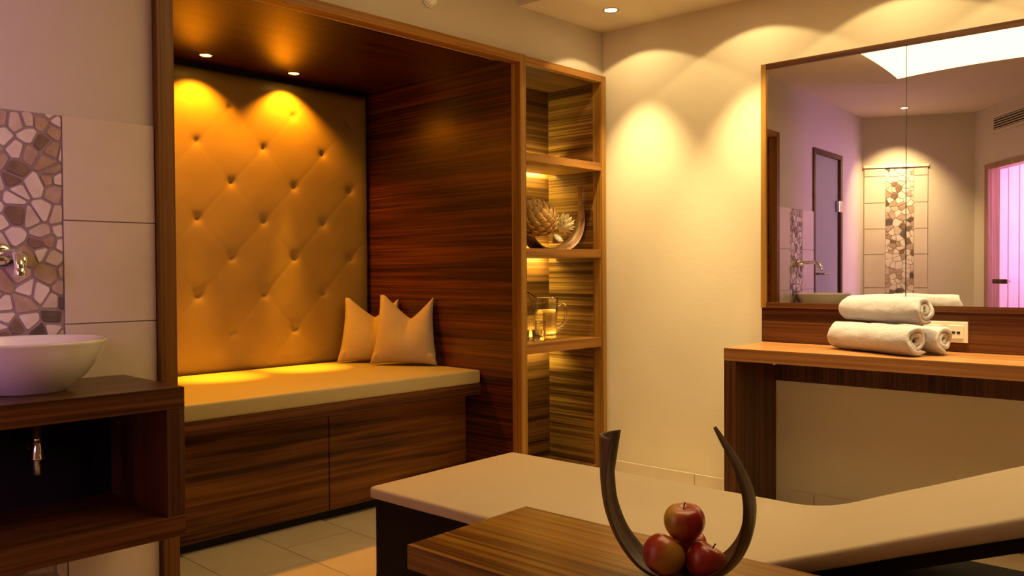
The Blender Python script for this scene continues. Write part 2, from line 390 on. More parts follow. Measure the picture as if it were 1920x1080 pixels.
# padded wall panel with buttons
bc, br, z0p, z1p, x0p, x1p = [], [], .585, 2.092, X0i+.004, X1-.004
cx0, pc, rz0, pr_ = 1.8860, .1775, 1.730, .1865
B_ = []
for j in range(-1, 7):
    z = rz0 - j*pr_; 
    for i in range(-4, 7):
        if (i+j) % 2 == 0:
            x = cx0+i*pc
            if x0p+.04 < x < x1p-.04 and z0p+.12 < z < z1p-.1: B_.append((x, z))
def padh(x, z):
    d = min(x-x0p, x1p-x, z-z0p, z1p-z); h = .042*(1-exp(-max(d, 0)/.018))
    h += .010
    for bx_, bz in B_:
        dx, dz = x-bx_, z-bz; r2 = dx*dx+dz*dz
        if r2 < .02: h -= .017*exp(-sqrt(r2)/.017)
    # shallow creases along the diamond diagonals
    u = (x-cx0)/pc; v_ = (z-rz0)/pr_
    for s in (1, -1):
        t = (u+s*v_)/2; t -= round(t); e = exp(-(t*2*.13/.008)**2)
        if s == 1: e *= .75
        h -= .0009*e
    h += .0015*(1-abs(cos(pi*(u+v_)/2)*cos(pi*(u-v_)/2)))
    h += .0015*noise.noise((x*6, z*6, 0))
    return h
NX, NZ = 170, 156; vs, fs = [], []
for j in range(NZ+1):
    for i in range(NX+1):
        x = x0p+(x1p-x0p)*i/NX; z = z0p+(z1p-z0p)*j/NZ
        vs.append((x, YB-.002-max(.003, padh(x, z)), z))
for j in range(NZ):
    for i in range(NX):
        a = j*(NX+1)+i; fs.append((a, a+1, a+NX+2, a+NX+1))
k0 = len(vs)
for (x, z) in ((x0p, z0p), (x1p, z0p), (x1p, z1p), (x0p, z1p)): vs.append((x, YB-.001, z))
pn = thing('padded_wall_panel', 'tall cream button-tufted padded panel at the back of the alcove', 'padded panel', (2.08, YB, z0p))
adopt(obj('padding', (vs, [], fs), CREAMP, smooth=True), pn)
adopt(obj('backing_board', bx(x0p, x1p, YB-.006, YB-.001, z0p, z1p), DARK), pn)
bme = None
for (x, z) in B_:
    if bme is None:
        bm = bmesh.new(); lathe(bm, [(0, .006), (.005, .0055), (.009, .003), (.0105, 0), (.0105, -.004)], 16)
        o = obj('button', bm, CREAMP, smooth=True); bme = o.data
    else: o = bpy.data.objects.new('button', bme); COL.objects.link(o)
    o.rotation_euler = (pi/2, 0, 0); o.location = (x, YB-.002-padh(x, z)-.001, z)
    o.parent = pn; o.matrix_parent_inverse = Matrix.Translation(-Vector(pn.location))
# bench
YD, YC = 3.145, 3.036
be = thing('alcove_bench', 'long walnut bench base with two wide drawer fronts inside the alcove', 'bench', (2.08, 3.5, 0))
adopt(obj('top_board', bx(X0i+.002, X1-.002, YC, YB-.065, .482, .536), WX, bevel=.002), be)
adopt(obj('carcass', bx(X0i+.002, X1-.002, YD+.022, YB-.065, .05, .481), DARK), be)
adopt(obj('plinth', bx(X0i+.002, X1-.002, YD+.05, YD+.07, 0, .05), BLACK), be)
for x0_, x1_ in ((X0i+.004, 2.092), (2.096, X1-.004)):
    adopt(obj('drawer', bx(x0_, x1_, YD, YD+.02, .046, .468), WDR, bevel=.0015), be)
# seat cushion (rounded slab)
def slab(x0, x1, y0, y1, z0, z1, r, nx=24, ny=14, sag=.0):
    bm = bmesh.new(); box(bm, x0, x1, y0, y1, z0, z1)
    bmesh.ops.bevel(bm, geom=bm.edges[:], offset=r, segments=4, affect='EDGES', profile=.5)
    return bm
cu = obj('seat_cushion', slab(X0i+.006, X1-.006, 3.03, YB-.067, .537, .603, .012), CREAM, smooth=True)
tag(cu, 'long flat cream seat cushion on the alcove bench', 'cushion')
cu.data.polygons.foreach_set('use_smooth', [True]*len(cu.data.polygons))

# ---------------------------------------------------------------- display shelves
sh = thing('display_shelves', 'tall narrow walnut shelf niche with lit shelves right of the alcove', 'shelves', (0, 0, 0))
YS = 3.13
obj('post', bx(X2, X2o, YF, YF+.06, 0, ZTo-.004), WFR, sh, bevel=.0015)
obj('top_beam', bx(X1o, X2, YF, YF+.035, ZT, ZTo-.004), WFRX, sh, bevel=.0015)
obj('side_panel', bx(X2, X2+.03, YF+.06, YS+.03, 0, 2.14), WSH, sh)
obj('side_panel', bx(X1o-.012, X1o, YF+.06, YS+.03, 0, 2.15), WSH, sh)
obj('back_panel', bx(X1o, X2, YS, YS+.03, 0, 2.14), WSHX, sh)
obj('top_panel', bx(X1o, X2, YF+.035, YS, ZT+.002, ZT+.03), WSHX, sh)
LEDM = emit('shelf_light', SHELF_C, SHELF_E)
for zt, zb in ((1.661, 1.620), (1.203, 1.161), (.741, .693)):
    s_ = obj('shelf', bx(X1o+.001, X2-.001, YF+.004, YS-.045, zb, zt), WFRX, sh, bevel=.0015)
    obj('light_strip', bx(3.22, 3.50, YS-.042, YS-.030, zb+.008, zt-.010), LEDM, s_)
obj('plinth', bx(X1o, X2, YF+.03, YS, 0, .06), WSHX, sh)

# ---------------------------------------------------------------- downlights
def spot(parent, loc, d, power, color, size, blend, r=.01):
    l = bpy.data.lights.new('spot', 'SPOT'); l.energy = power; l.color = color; l.spot_size = rad(size); l.spot_blend = blend
    l.shadow_soft_size = r; o = bpy.data.objects.new('lamp_light', l); COL.objects.link(o); o.parent = parent
    o.location = loc; o.rotation_euler = Vector(d).to_track_quat('-Z', 'Y').to_euler(); return o
def downlight(name, label, p, r, lens, ringm, group):
    t = thing(name, label, 'ceiling light', p, 0, group)
    bm = bmesh.new(); lathe(bm, [(r*.74, 0), (r*.76, -.004), (r*.95, -.005), (r, -.003), (r, 0), (r*.9, .002)], 36, close=True)
    obj('trim_ring', bm, ringm, t, smooth=True)
    bm = bmesh.new(); lathe(bm, [(0, -.0005), (r*.74, -.0005), (r*.74, -.002), (0, -.003)], 30)
    obj('lens', bm, lens, t)
    return t
a0 = 3.416
for i, (b_, lab) in enumerate(((2.374, 'recessed chrome halogen downlight in the lowered ceiling near the wall corner'), (1.75, 'second halogen downlight from the corner above the mirror'),
                         (1.12, 'third halogen downlight from the corner above the towels'), (.50, 'fourth halogen downlight from the corner over the table end'), (-.15, 'fifth halogen downlight from the corner beyond the table'))):
    p = PB(a0, b_, HL)
    t = downlight('recessed_downlight', lab, p, .040, LENS, CHROME, 'halogen downlights along the right wall')
    spot(t, (0, 0, -.012), (.15, 0, -1), SPOT_W, HALOGEN, 118, .12)
    spot(t, (0, 0, -.012), (.13, 0, -1), SPOT_N, HALOGEN, 64, .9)
for i, (x, y, lab) in enumerate(((1.874, 3.805, 'orange glowing downlight in the alcove ceiling, left of the two in view'), (2.362, 3.834, 'orange glowing downlight in the alcove ceiling, nearer the corner'),
                            (1.386, 3.790, 'orange glowing downlight in the alcove ceiling behind the left post'))):
    t = downlight('alcove_downlight', lab, (x, y, 2.118), .036, LENSO, CHROME, 'orange downlights in the alcove ceiling')
    spot(t, (0, 0, -.012), (0, .02, -1), NICHE_W, ORANGE, 112, .6)
    spot(t, (0, 0, -.012), (0, -.035, -1), 420, (1, .42, .012), 21, 1)
pc_ = AC+eC*.30+nC*.42
t = downlight('recessed_downlight', 'halogen downlight over the tiled recess in the left wall', (pc_.x, pc_.y, HC), .040, LENS, CHROME, None)
spot(t, (0, 0, -.012), (-nC.x*.30, -nC.y*.30, -1), 150, HALOGEN, 84, 1)
# small round cover on the plaster above the alcove
dt = thing('wall_detector', 'small white round cover high on the plaster above the alcove', 'detector', (2.389, YA, 2.268))
bm = bmesh.new(); lathe(bm, [(0, .022), (.020, .021), (.030, .016), (.034, .006), (.034, 0)], 32); o = obj('cover', bm, WHITEP, dt, smooth=True); o.rotation_euler = (pi/2, 0, 0)
bm = bmesh.new(); lathe(bm, [(.037, 0), (.040, .002), (.040, .006), (.036, .007)], 32, close=True); o = obj('rim', bm, WHITEP, dt, smooth=True); o.rotation_euler = (pi/2, 0, 0)

# ---------------------------------------------------------------- ceiling sail (backlit fabric)
SZ = 2.38
tip = Vector((1.297, 1.90)); c2 = Vector((2.75, 1.93)); c3 = Vector((2.75, .25)); c4 = Vector((1.15, .25))
def edge(a, b, c, bow, n=20):
    d = b-a; pn_ = Vector((-d.y, d.x)).normalized(); mid = (a+b)/2
    if (c-mid).dot(pn_) < 0: pn_ = -pn_
    return [a+d*t/n + pn_*bow*4*(t/n)*(1-t/n) for t in range(n)]
ctr = Vector((2.0, 1.05))
out = edge(tip, c2, ctr, .03) + edge(c2, c3, ctr, .15) + edge(c3, c4, ctr, .15) + edge(c4, tip, ctr, .20)
bm = bmesh.new(); rings = []
for k in range(1, 9):
    f_ = k/8; rings.append([bm.verts.new((ctr.x+(p.x-ctr.x)*f_, ctr.y+(p.y-ctr.y)*f_, SZ+.05*(1-f_*f_))) for p in out])
c0 = bm.verts.new((ctr.x, ctr.y, SZ+.05)); n = len(out)
for i in range(n): bm.faces.new([c0, rings[0][i], rings[0][(i+1) % n]])
for a, b in zip(rings, rings[1:]):
    for i in range(n): bm.faces.new([a[i], b[i], b[(i+1) % n], a[(i+1) % n]])
sa = thing('ceiling_sail', 'white backlit fabric sail stretched under the ceiling, seen in the mirror', 'ceiling lamp', (ctr.x, ctr.y, SZ))
o = adopt(obj('fabric', bm, emit('backlit_fabric', SAIL_E, 1), smooth=True), sa)
md = o.modifiers.new('t', 'SOLIDIFY'); md.thickness = .003
for c in (tip, c2, c3, c4):
    dd = (c-ctr).normalized()
    bm = bmesh.new(); tube(bm, [(c.x, c.y, SZ), (c.x+dd.x*.03, c.y+dd.y*.03, SZ+.008)], .006, 10); adopt(obj('corner_clip', bm, METAL), sa)
    bm = bmesh.new(); tube(bm, [(c.x+dd.x*.03, c.y+dd.y*.03, SZ+.008), (c.x+dd.x*.12, c.y+dd.y*.12, (HC if c in (tip, c4) else HL+.03))], .0015, 6); adopt(obj('tension_wire', bm, METAL), sa)

# ---------------------------------------------------------------- washbasin cabinet
CX1, CY0, CY1 = 1.081, 2.350, YA-.014
wc = thing('basin_cabinet', 'open-front dark walnut wall cabinet under the white washbasin', 'cabinet', (.55, CY1, .34))
for nm, q, mm in (('top_board', (.0, CX1, CY0, CY1, .706, .767), WX), ('bottom_board', (.0, CX1, CY0, CY1, .341, .400), WX),
              ('side_panel', (CX1-.051, CX1, CY0+.0015, CY1, .400, .706), WDK), ('side_panel', (0, .05, CY0+.0015, CY1, .400, .706), WZ), ('back_panel', (.05, CX1-.051, CY1-.02, CY1, .400, .706), DARK)):  # near-black back panel: the shade of the open interior is put into its colour
    adopt(obj(nm, bx(*q), mm, bevel=.0012), wc)
BX, BY = .742, 2.582
ba = thing('washbasin', 'round white ceramic bowl washbasin on the walnut cabinet', 'washbasin', (BX, BY, .767))
bm = bmesh.new()
lathe(bm, [(0, .010), (.088, .010), (.092, .002), (.097, 0), (.101, .004), (.120, .018), (.150, .045), (.176, .080), (.192, .112), (.200, .133), (.203, .138), (.202, .142),
           (.197, .143), (.192, .138), (.183, .112), (.166, .080), (.138, .048), (.100, .028), (.05, .020), (.022, .018), (0, .018)], 72)
o = obj('bowl', bm, CERAM, ba, smooth=True)
bm = bmesh.new(); lathe(bm, [(0, .0245), (.018, .024), (.024, .021), (.024, .0185)], 24); obj('drain', bm, CHROME, ba, smooth=True)
fa = thing('wall_tap', 'chrome wall-mounted tap with curved spout over the washbasin', 'tap', (.735, YA-.012, 1.150))
bm = bmesh.new(); lathe(bm, [(0, .014), (.018, .014), (.030, .010), (.033, .004), (.033, 0)], 30); o = obj('rosette', bm, CHROME, fa, smooth=True); o.rotation_euler = (pi/2, 0, 0)
P_ = catmull([(0, -.008, 0), (0, -.06, 0), (0, -.12, .0), (0, -.155, -.006), (0, -.176, -.028), (0, -.180, -.048)], 6)
bm = bmesh.new(); tube(bm, P_, .0125, 20); obj('spout', bm, CHROME, fa, smooth=True)
bm = bmesh.new(); lathe(bm, [(.0105, -.066), (.0145, -.066), (.015, -.062), (.015, -.044), (.0125, -.042)], 24, (0, -.180, 0)); obj('aerator', bm, CHROME, fa, smooth=True)
bm = bmesh.new(); tube(bm, [(.045, -.0, -.012), (.045, -.035, -.012), (.046, -.05, -.014), (.046, -.052, -.045)], [.02, .02, .011, .009], 18); obj('lever', bm, CHROME, fa, smooth=True)
tr = thing('bottle_trap', 'chrome drain trap hanging inside the open basin cabinet', 'drain trap', (.765, 2.585, .706))
bm = bmesh.new(); lathe(bm, [(0, 0), (.011, 0), (.011, -.070), (.0125, -.071), (.0125, -.078), (.011, -.08)], 28); obj('pipe', bm, CHROME, tr, smooth=True)
bm = bmesh.new(); lathe(bm, [(.012, -.076), (.014, -.080), (.020, -.128), (.020, -.132), (.012, -.134), (0, -.134)], 28); obj('cup', bm, CHROME, tr, smooth=True)
bm = bmesh.new(); lathe(bm, [(.013, -.134), (.013, -.172), (.011, -.176), (0, -.176)], 24); obj('lower_pipe', bm, METAL, tr, smooth=True)
bm = bmesh.new(); tube(bm, [(0, .012, -.10), (0, CY1-2.585-.021, -.10)], .012, 18); obj('outlet', bm, CHROME, tr, smooth=True)

# ---------------------------------------------------------------- right wall: mirror, backboard, table, socket
mi = thingB('wall_mirror', 'wide wall mirror in a walnut frame, of several panes', 'mirror')
Ym0, Ym1, Zm0, Zm1 = -.02, 1.807+.162-.162, .919, 2.036
YL = (Vector((3.64, 1.889, 0))).dot(dB)      # left end of the frame along the wall
fx0, fx1 = DBW-.030, DBW
YR = YL-1.886
obj('frame_side', bx(fx0, fx1, YL-.024, YL, Zm0, Zm1), WFR, mi); obj('frame_side', bx(fx0, fx1, YR, YR+.024, Zm0, Zm1), WFR, mi)
obj('frame_top', bx(fx0, fx1, YR+.024, YL-.024, Zm1-.024, Zm1), WFRX if 0 else WY, mi)
obj('frame_bottom', bx(fx0, fx1, YR+.024, YL-.024, Zm0, Zm0+.024), WY, mi)
ye = [YL-.024, (Vector((3.667, 1.258, 0))).dot(dB), (Vector((3.667, 1.258, 0))).dot(dB)-.615, YR+.024]
for a, b in zip(ye, ye[1:]): obj('pane', bx(DBW-.022, DBW-.004, b+.0015, a-.0015, Zm0+.024, Zm1-.024), MIRROR, mi)
obj('backing', bx(DBW-.004, DBW, YR+.02, YL-.02, Zm0+.02, Zm1-.02), BLACK, mi)
bb = obj('backsplash_board', bx(DBW-.020, DBW, YR, YL, .762, Zm0-.001), WTB if 0 else WY, rotz=BETA, bevel=.001)
tag(bb, 'low walnut backboard strip between the mirror and the wall table', 'wall panel')
TX0 = (Vector((3.228, 1.860, 0))).dot(nB); TYL = (Vector((3.228, 1.860, 0))).dot(dB)
ta = thingB('wall_table', 'walnut wall table with broad end panel below the mirror', 'table')
TOPW = wood('walnut_table_top', 1, (.22,.085,.025), (.36,.16,.05), (.48,.23,.08), .34, seed=21)
obj('top', bx(TX0, DBW-.001, YR-.05, TYL, .706, .760), TOPW, ta, bevel=.0015)
obj('end_panel', bx(TX0+.001, DBW-.013, TYL-.055, TYL-.001, 0, .706), WDK, ta, bevel=.001)
obj('end_panel', bx(TX0+.001, DBW-.013, YR-.049, YR+.005, 0, .706), WDK, ta, bevel=.001)
obj('rail', bx(DBW-.03, DBW-.001, YR+.005, TYL-.055, .588, .706), WDK, ta)
bm = bmesh.new(); lathe(bm, [(0, -.012), (.007, -.010), (.008, 0)], 14, (TX0+.06, TYL-.20, .706)); obj('stud', bm, METAL, ta, smooth=True)
so = thingB('wall_socket', 'white double wall socket plate on the backboard behind the towels', 'socket', DBW-.020, 1.0, .84)
sa0, sb0 = 1.162-1.0, .868-1.0
sA = Vector((3.67, 1.178, 0)).dot(dB)-1.0+.01; sB = Vector((3.677, 1.024, 0)).dot(dB)-1.0
obj('plate', bx(-.007, 0, sB, sA, -.042, .042), WHITEP, so, bevel=.002)
for k, c in enumerate((sB+.042, sA-.042)):
    ins = obj('insert', bx(-.010, -.007, c-.027, c+.027, -.027, .027), WHITEP, so, bevel=.0015)
    if k == 0:
        for q in (-.009, .009): obj('port', bx(-.0112, -.0098, c+q-.006, c+q+.006, -.006, .003), BLACK, ins)
    else:
        bm = bmesh.new(); lathe(bm, [(.019, 0), (.021, .002), (.019, .003)], 24, close=True); r_ = obj('socket_ring', bm, WHITEP, ins); r_.rotation_euler = (0, -pi/2, 0); r_.location = (-.0102, c, 0)

# ---------------------------------------------------------------- rolled towels
def towel(seed, L=.36, RO=.066, turns=2.1, flap=.02, sq=.93, ph=0.0):
    rnd = random.Random(seed); off = rnd.uniform(0, 50)
    N_ = 120; r0 = .010; A_ = turns*2*pi; pitch = (RO-.006-r0)/turns; th = pitch*.95
    path = []
    for i in range(N_+1):
        t = i/N_; a = t*A_; r = r0+(RO-th/2-r0)*t
        wob = 1+.07*sin(2*a+off)*(1-t) + .03*sin(3*a+off*2)
        # flattened core, so that the roll reads as folded cloth
        x = r*wob*cos(a)*(1+.25*(1-t)); z = r*wob*sin(a)*(1-.30*(1-t))
        path.append(Vector((x, z)))
    # rotate so that the loose end lies at the bottom
    e = atan2(path[-1].y, path[-1].x); ro = -pi/2-e+ph; 
    path = [Vector((p.x*cos(ro)-p.y*sin(ro), p.x*sin(ro)+p.y*cos(ro))) for p in path]
    d = (path[-1]-path[-2]).normalized()
    for k in range(1, 5): path.append(path[N_]+d*flap*k/4+Vector((0, -.0006*k)))
    n = len(path); prof = []         # closed section: outer side, inner side
    nor = []
    for i in range(n):
        t_ = (path[min(i+1, n-1)]-path[max(i-1, 0)]).normalized(); nor.append(Vector((t_.y, -t_.x)))
    ys = [-L/2 + L*k/22 for k in range(23)]
    ends = [(.0, .35), (.004, .8), (.012, 1)]
    cols = [(-L/2-0.010, .55), (-L/2-.008, .8), (-L/2-.002, .95)] + [(y, 1) for y in [-L/2+.008+(L-.016)*k/18 for k in range(19)]] + [(L/2+.002, .95), (L/2+.008, .8), (L/2+.010, .55)]
    bm = bmesh.new(); G = []
    for (y, f_) in cols:
        row = []
        for side in (1, -1):
            rng = range(n) if side == 1 else range(n-1, -1, -1)
            for i in rng:
                tt = min(i, n-1-i)/3.; ef = min(1, .35+.65*tt)
                p = path[i]+nor[i]*side*th/2*f_*ef
                ax = .016*noise.noise((path[i].x*16+off, path[i].y*16, .3)) * (1 if abs(y) > L/2-.03 else abs(y)/(L/2)) * (1 if y < 0 else -1)
                wr_ = .0045*noise.noise((p.x*20+off, y*11, p.y*20))+.0024*noise.noise((p.x*55, y*40+off, p.y*55))
                sag = 1-.05*(abs(y)/(L/2))**3
                q = p.normalized()*wr_ if p.length > 1e-4 else Vector((0, 0))
                row.append(bm.verts.new(((p.x+q.x)*sag, y+ax, (p.y+q.y)*sq*sag)))
        G.append(row)
    m_ = len(G[0])
    for a, b in zip(G, G[1:]):
        for i in range(m_): bm.faces.new([a[i], b[i], b[(i+1) % m_], a[(i+1) % m_]])
    for row in (G[0], G[-1]):
        for i in range(n-1): bm.faces.new([row[i], row[i+1], row[m_-2-i], row[m_-1-i]])
    return bm
def put_towel(name, c, yaw, seed, label, tilt=0, **k):
    o = obj('rolled_towel', towel(seed, **k), TERRY, smooth=True); o.location = c; o.rotation_euler = (tilt, 0, yaw)
    md = o.modifiers.new('s', 'SUBSURF'); md.levels = 1; md.render_levels = 1
    return tag(o, label, 'towel', 'rolled white towels on the wall table')
tyaw = atan2(.37, -.15) - pi/2
td = Vector((.388, .9217, 0)); tn = Vector((.9217, -.388, 0))
e1 = Vector((3.352, 1.115, .760+.063))
tyaw = atan2(td.y, td.x)-pi/2
put_towel('a', e1+td*.20, tyaw, 3, 'rolled white towel at the front of the stack on the wall table', L=.39, RO=.067, flap=.03, ph=.25)
put_towel('b', e1+td*.17+tn*.131+Vector((0, 0, -.003)), tyaw+.05, 8, 'rolled white towel at the back, beside the wall socket', L=.34, RO=.063, ph=-.3)
put_towel('c', e1+td*.205+tn*.060+Vector((0, 0, .112)), tyaw-.02, 14, 'rolled white towel lying on top of the other two', L=.38, RO=.064, ph=.35, flap=.006)

# ---------------------------------------------------------------- pillows
def pillow(seed, wd=.36, ht=.36, dip=.12, skew=.0, th=.075):
    rnd = random.Random(seed); off = rnd.uniform(0, 99); n = 36; bm = bmesh.new(); G = {}
    for s in (1, -1):
        for j in range(n+1):
            for i in range(n+1):
                u = -1+2*i/n; v_ = -1+2*j/n
                if s == -1 and (i in (0, n) or j in (0, n)): G[s, i, j] = G[1, i, j]; continue
                h = (v_+1)/2
                side = 1-.13*(1-abs(v_)**2.2)-.20*h*h
                x = u*wd/2*side
                c = max(0, 1-abs((u-skew)/.93)**1.15)
                z = ht*h - dip*c*h**1.5
                z += .012*(1-u*u)*(1-h)**3
                p_ = max(0, (1-u*u))*max(0, (1-v_*v_)); y = s*th*p_**.5*(1-.45*h*c)
                y += .035*h*c*h                     # the karate chop folds the rim
                if abs(u) > .8 and h < .15: y -= .01
                y += s*.004*noise.noise((x*9+off, z*9, s))*(p_**.3)
                G[s, i, j] = bm.verts.new((x, y, z))
    for s in (1, -1):
        for j in range(n):
            for i in range(n):
                try: bm.faces.new([G[s, i, j], G[s, i+1, j], G[s, i+1, j+1], G[s, i, j+1]])
                except ValueError: pass
    bmesh.ops.translate(bm, verts=bm.verts[:], vec=(0, 0, 0))
    return bm
for (x, y, yaw, lean, seed, lab, kw) in (
        (2.745, 3.715, -42, -12, 1, 'beige linen pillow in the alcove corner, behind the other pillow', dict(wd=.37, ht=.36, dip=.105, skew=.1)),
        (2.772, 3.468, -57, -9, 2, 'beige linen pillow with pointed ears, in front against the walnut side', dict(wd=.375, ht=.375, dip=.125, skew=.12))):
    o = obj('throw_pillow', pillow(seed, **kw), LINEN, smooth=True)
    o.location = (x, y, .604); o.rotation_euler = (rad(lean), 0, rad(yaw))
    md = o.modifiers.new('s', 'SUBSURF'); md.levels = 1; md.render_levels = 1
    tag(o, lab, 'pillow', 'linen pillows in the alcove corner')

# ---------------------------------------------------------------- lounger
bd = thingB('spa_lounger', 'low padded cream lounger with dark base and raised head section', 'lounger', 0, 0, 0)
bx0, bx1, by1, by0, kz = 1.695, 2.385, 2.135, .93, .41
SL = .395
def bedpad(y0, y1, zf, th, r=.010, nx=14, ny=30, name='x'):
    bm = bmesh.new(); box(bm, bx0, bx1, y0, y1, 0, th)
    ed = [e for e in bm.edges if abs(e.verts[0].co.y-e.verts[1].co.y) < 1e-6 and abs(e.verts[0].co.x-e.verts[1].co.x) < 1e-6 and e.verts[0].co.y > y1-1e-4] 
    bmesh.ops.bevel(bm, geom=ed, offset=.035, segments=5, affect='EDGES')
    bmesh.ops.bevel(bm, geom=[e for e in bm.edges if abs(e.verts[0].co.z-e.verts[1].co.z) < 1e-6 and e.is_manifold and abs(e.calc_face_angle(0)) > .5], offset=r, segments=3, affect='EDGES')
    for v in bm.verts: v.co.z += zf
    return bm
def loungerpad(th=.036):
    path = []; yk = by0
    for k in range(41): path.append(Vector((by1-(by1-yk-.10)*k/40, kz)))
    for k in range(1, 9):
        t = k/8; a_ = (1-t)**2; b__ = 2*t*(1-t); c_ = t*t
        path.append(Vector((yk+.10, kz))*a_+Vector((yk, kz))*b__+Vector((yk-.10, kz+.10*SL))*c_)
    for k in range(1, 25): path.append(Vector((yk-.10-.68*k/24, kz+(.10+.68*k/24)*SL)))
    n_ = len(path); bm = bmesh.new(); rings = []
    for i, p in enumerate(path):
        t = (path[min(i+1, n_-1)]-path[max(i-1, 0)]).normalized(); nn = Vector((t.y, -t.x))
        if nn.y < 0: nn = -nn
        dd = min((p-path[0]).length, (path[-1]-p).length); ins = 0
        if dd < .04: ins = .04-sqrt(max(0, .04**2-(.04-dd)**2))
        e = .55 if i in (0, n_-1) else 1
        hw = (bx1-bx0)/2-ins*.8; cxx = (bx0+bx1)/2; ring = []
        for (u, v_) in ((-1, .22), (-.996, .10), (-.985, .02), (-.96, 0), (-.5, 0), (0, 0), (.5, 0), (.96, 0), (.985, .02), (.996, .10), (1, .22),
                        (1, .8), (.99, .94), (.97, 1), (.5, 1), (0, 1), (-.5, 1), (-.97, 1), (-.99, .94), (-1, .8)):
            dz = -th*(.5+(v_-.5)*e) + .0016*noise.noise((u*3, p.x*5, v_))
            q = p+nn*dz; ring.append(bm.verts.new((cxx+u*hw, q.x, q.y)))
        rings.append(ring)
    m_ = len(rings[0])
    for a, b in zip(rings, rings[1:]):
        for k in range(m_): bm.faces.new([a[k], a[(k+1) % m_], b[(k+1) % m_], b[k]])
    bm.faces.new(rings[0]); bm.faces.new(rings[-1][::-1]); return bm
obj('mattress', loungerpad(), BEDF, bd, smooth=True)
obj('base', bx(bx0+.02, bx1-.02, .95, by1-.03, .13, kz-.038), DARK, bd, bevel=.002)
for (x_, y_) in ((bx0+.02, by1-.03), (bx1-.075, by1-.03), (bx0+.02, .25), (bx1-.075, .25)):
    obj('leg', bx(x_, x_+.055, y_-.055, y_, 0, .13), DARK, bd)
obj('head_base', bx(bx0+.02, bx1-.02, .18, .949, .13, kz-.06), DARK, bd)
o = obj('head_frame', bx(bx0+.015, bx1-.015, -.84, -.01, -.062, -.037), DARK, bd); o.location = (0, by0, kz); o.rotation_euler = (-math.atan(SL), 0, 0)
obj('head_support', bx(bx0+.30, bx1-.30, .28, .31, kz-.06, kz+.16), DARK, bd)
# ---------------------------------------------------------------- coffee table
ct = thingB('coffee_table', 'small walnut side table with thick top in front of the lounger', 'table')
kx0, kx1, ky1, ky0 = 1.251, 1.661, 1.427, .35
obj('top', bx(kx0, kx1, ky0, ky1, .425, .480), WTB, ct, bevel=.002)
for y_ in (ky1-.10, ky0+.05): obj('end_panel', bx(kx0+.03, kx1-.03, y_, y_+.045, 0, .425), DARK, ct)
obj('lower_shelf', bx(kx0+.03, kx1-.03, ky0+.095, ky1-.10, .12, .15), DARK, ct)
# ---------------------------------------------------------------- leaf bowls
SHEATH = speckle('dried_palm_sheath', (.060,.032,.020), (.125,.068,.040), 14, .42, .5, 90)
SHEATH2 = speckle('pale_palm_sheath', (.15,.055,.018), (.25,.095,.03), 14, .4, .5, 90)
def leafbowl(cen, wid, th=.0045, depth=.16, n=7, lobes=True):
    """cen: list of (lateral, z); wid: width at each; ribbon curled across (trough)"""
    C_ = catmull([(a, 0, b) for a, b in cen], 8); W_ = [v.x for v in catmull([(w_, 0, 0) for w_ in wid], 8)]
    m_ = len(C_); bm = bmesh.new(); R_ = [[], []]
    for i, p in enumerate(C_):
        t = (C_[min(i+1, m_-1)]-C_[max(i-1, 0)]).normalized(); nn = Vector((-t.z, 0, t.x))   # towards the inside
        for s in (0, 1):
            row = []
            for k in range(-n, n+1):
                q = k/n; w_ = max(.0015, W_[i]); h = depth*w_*q*q + .0010*sin(k*2.3+i*.05) 
                if i < 14: h += .16*w_*(1-i/14)*abs(q)*.8
                pos = p + Vector((0, q*w_/2*(1-.05*q*q), 0)) + nn*(h + (0 if s == 0 else -th*(1-.6*q*q)))
                row.append(bm.verts.new(pos))
            R_[s].append(row)
    for s in (0, 1):
        for a, b in zip(R_[s], R_[s][1:]):
            for k in range(2*n): bm.faces.new([a[k], a[k+1], b[k+1], b[k]])
    for i in range(m_-1):
        for k in (0, 2*n): bm.faces.new([R_[0][i][k], R_[0][i+1][k], R_[1][i+1][k], R_[1][i][k]])
    for i in (0, m_-1):
        for k in range(2*n): bm.faces.new([R_[0][i][k], R_[0][i][k+1], R_[1][i][k+1], R_[1][i][k]])
    return bm
lat0 = .3055
bw = obj('leaf_bowl', leafbowl([(-.135, .283), (-.133, .235), (-.130, .185), (-.122, .135), (-.098, .078), (-.058, .030), (-.010, .009), (.045, .010), (.102, .030), (.140, .072), (.158, .130), (.157, .185), (.134, .240), (.103, .285), (.086, .308)],
            [.105, .100, .092, .088, .090, .098, .105, .108, .110, .112, .108, .090, .056, .024, .003]), SHEATH, smooth=True)
Rh = Vector((sin(YAW), -cos(YAW), 0)); Fh = Vector((cos(YAW), sin(YAW), 0))
dep = 1.43*Fh.x+.95*Fh.y-.04
bw.location = Fh*dep+Rh*lat0+Vector((0, 0, .4805)); bw.rotation_euler = (0, 0, YAW-pi/2+rad(-19))
tag(bw, 'brown curved leaf-sheath bowl with a pointed tip holding apples', 'bowl')
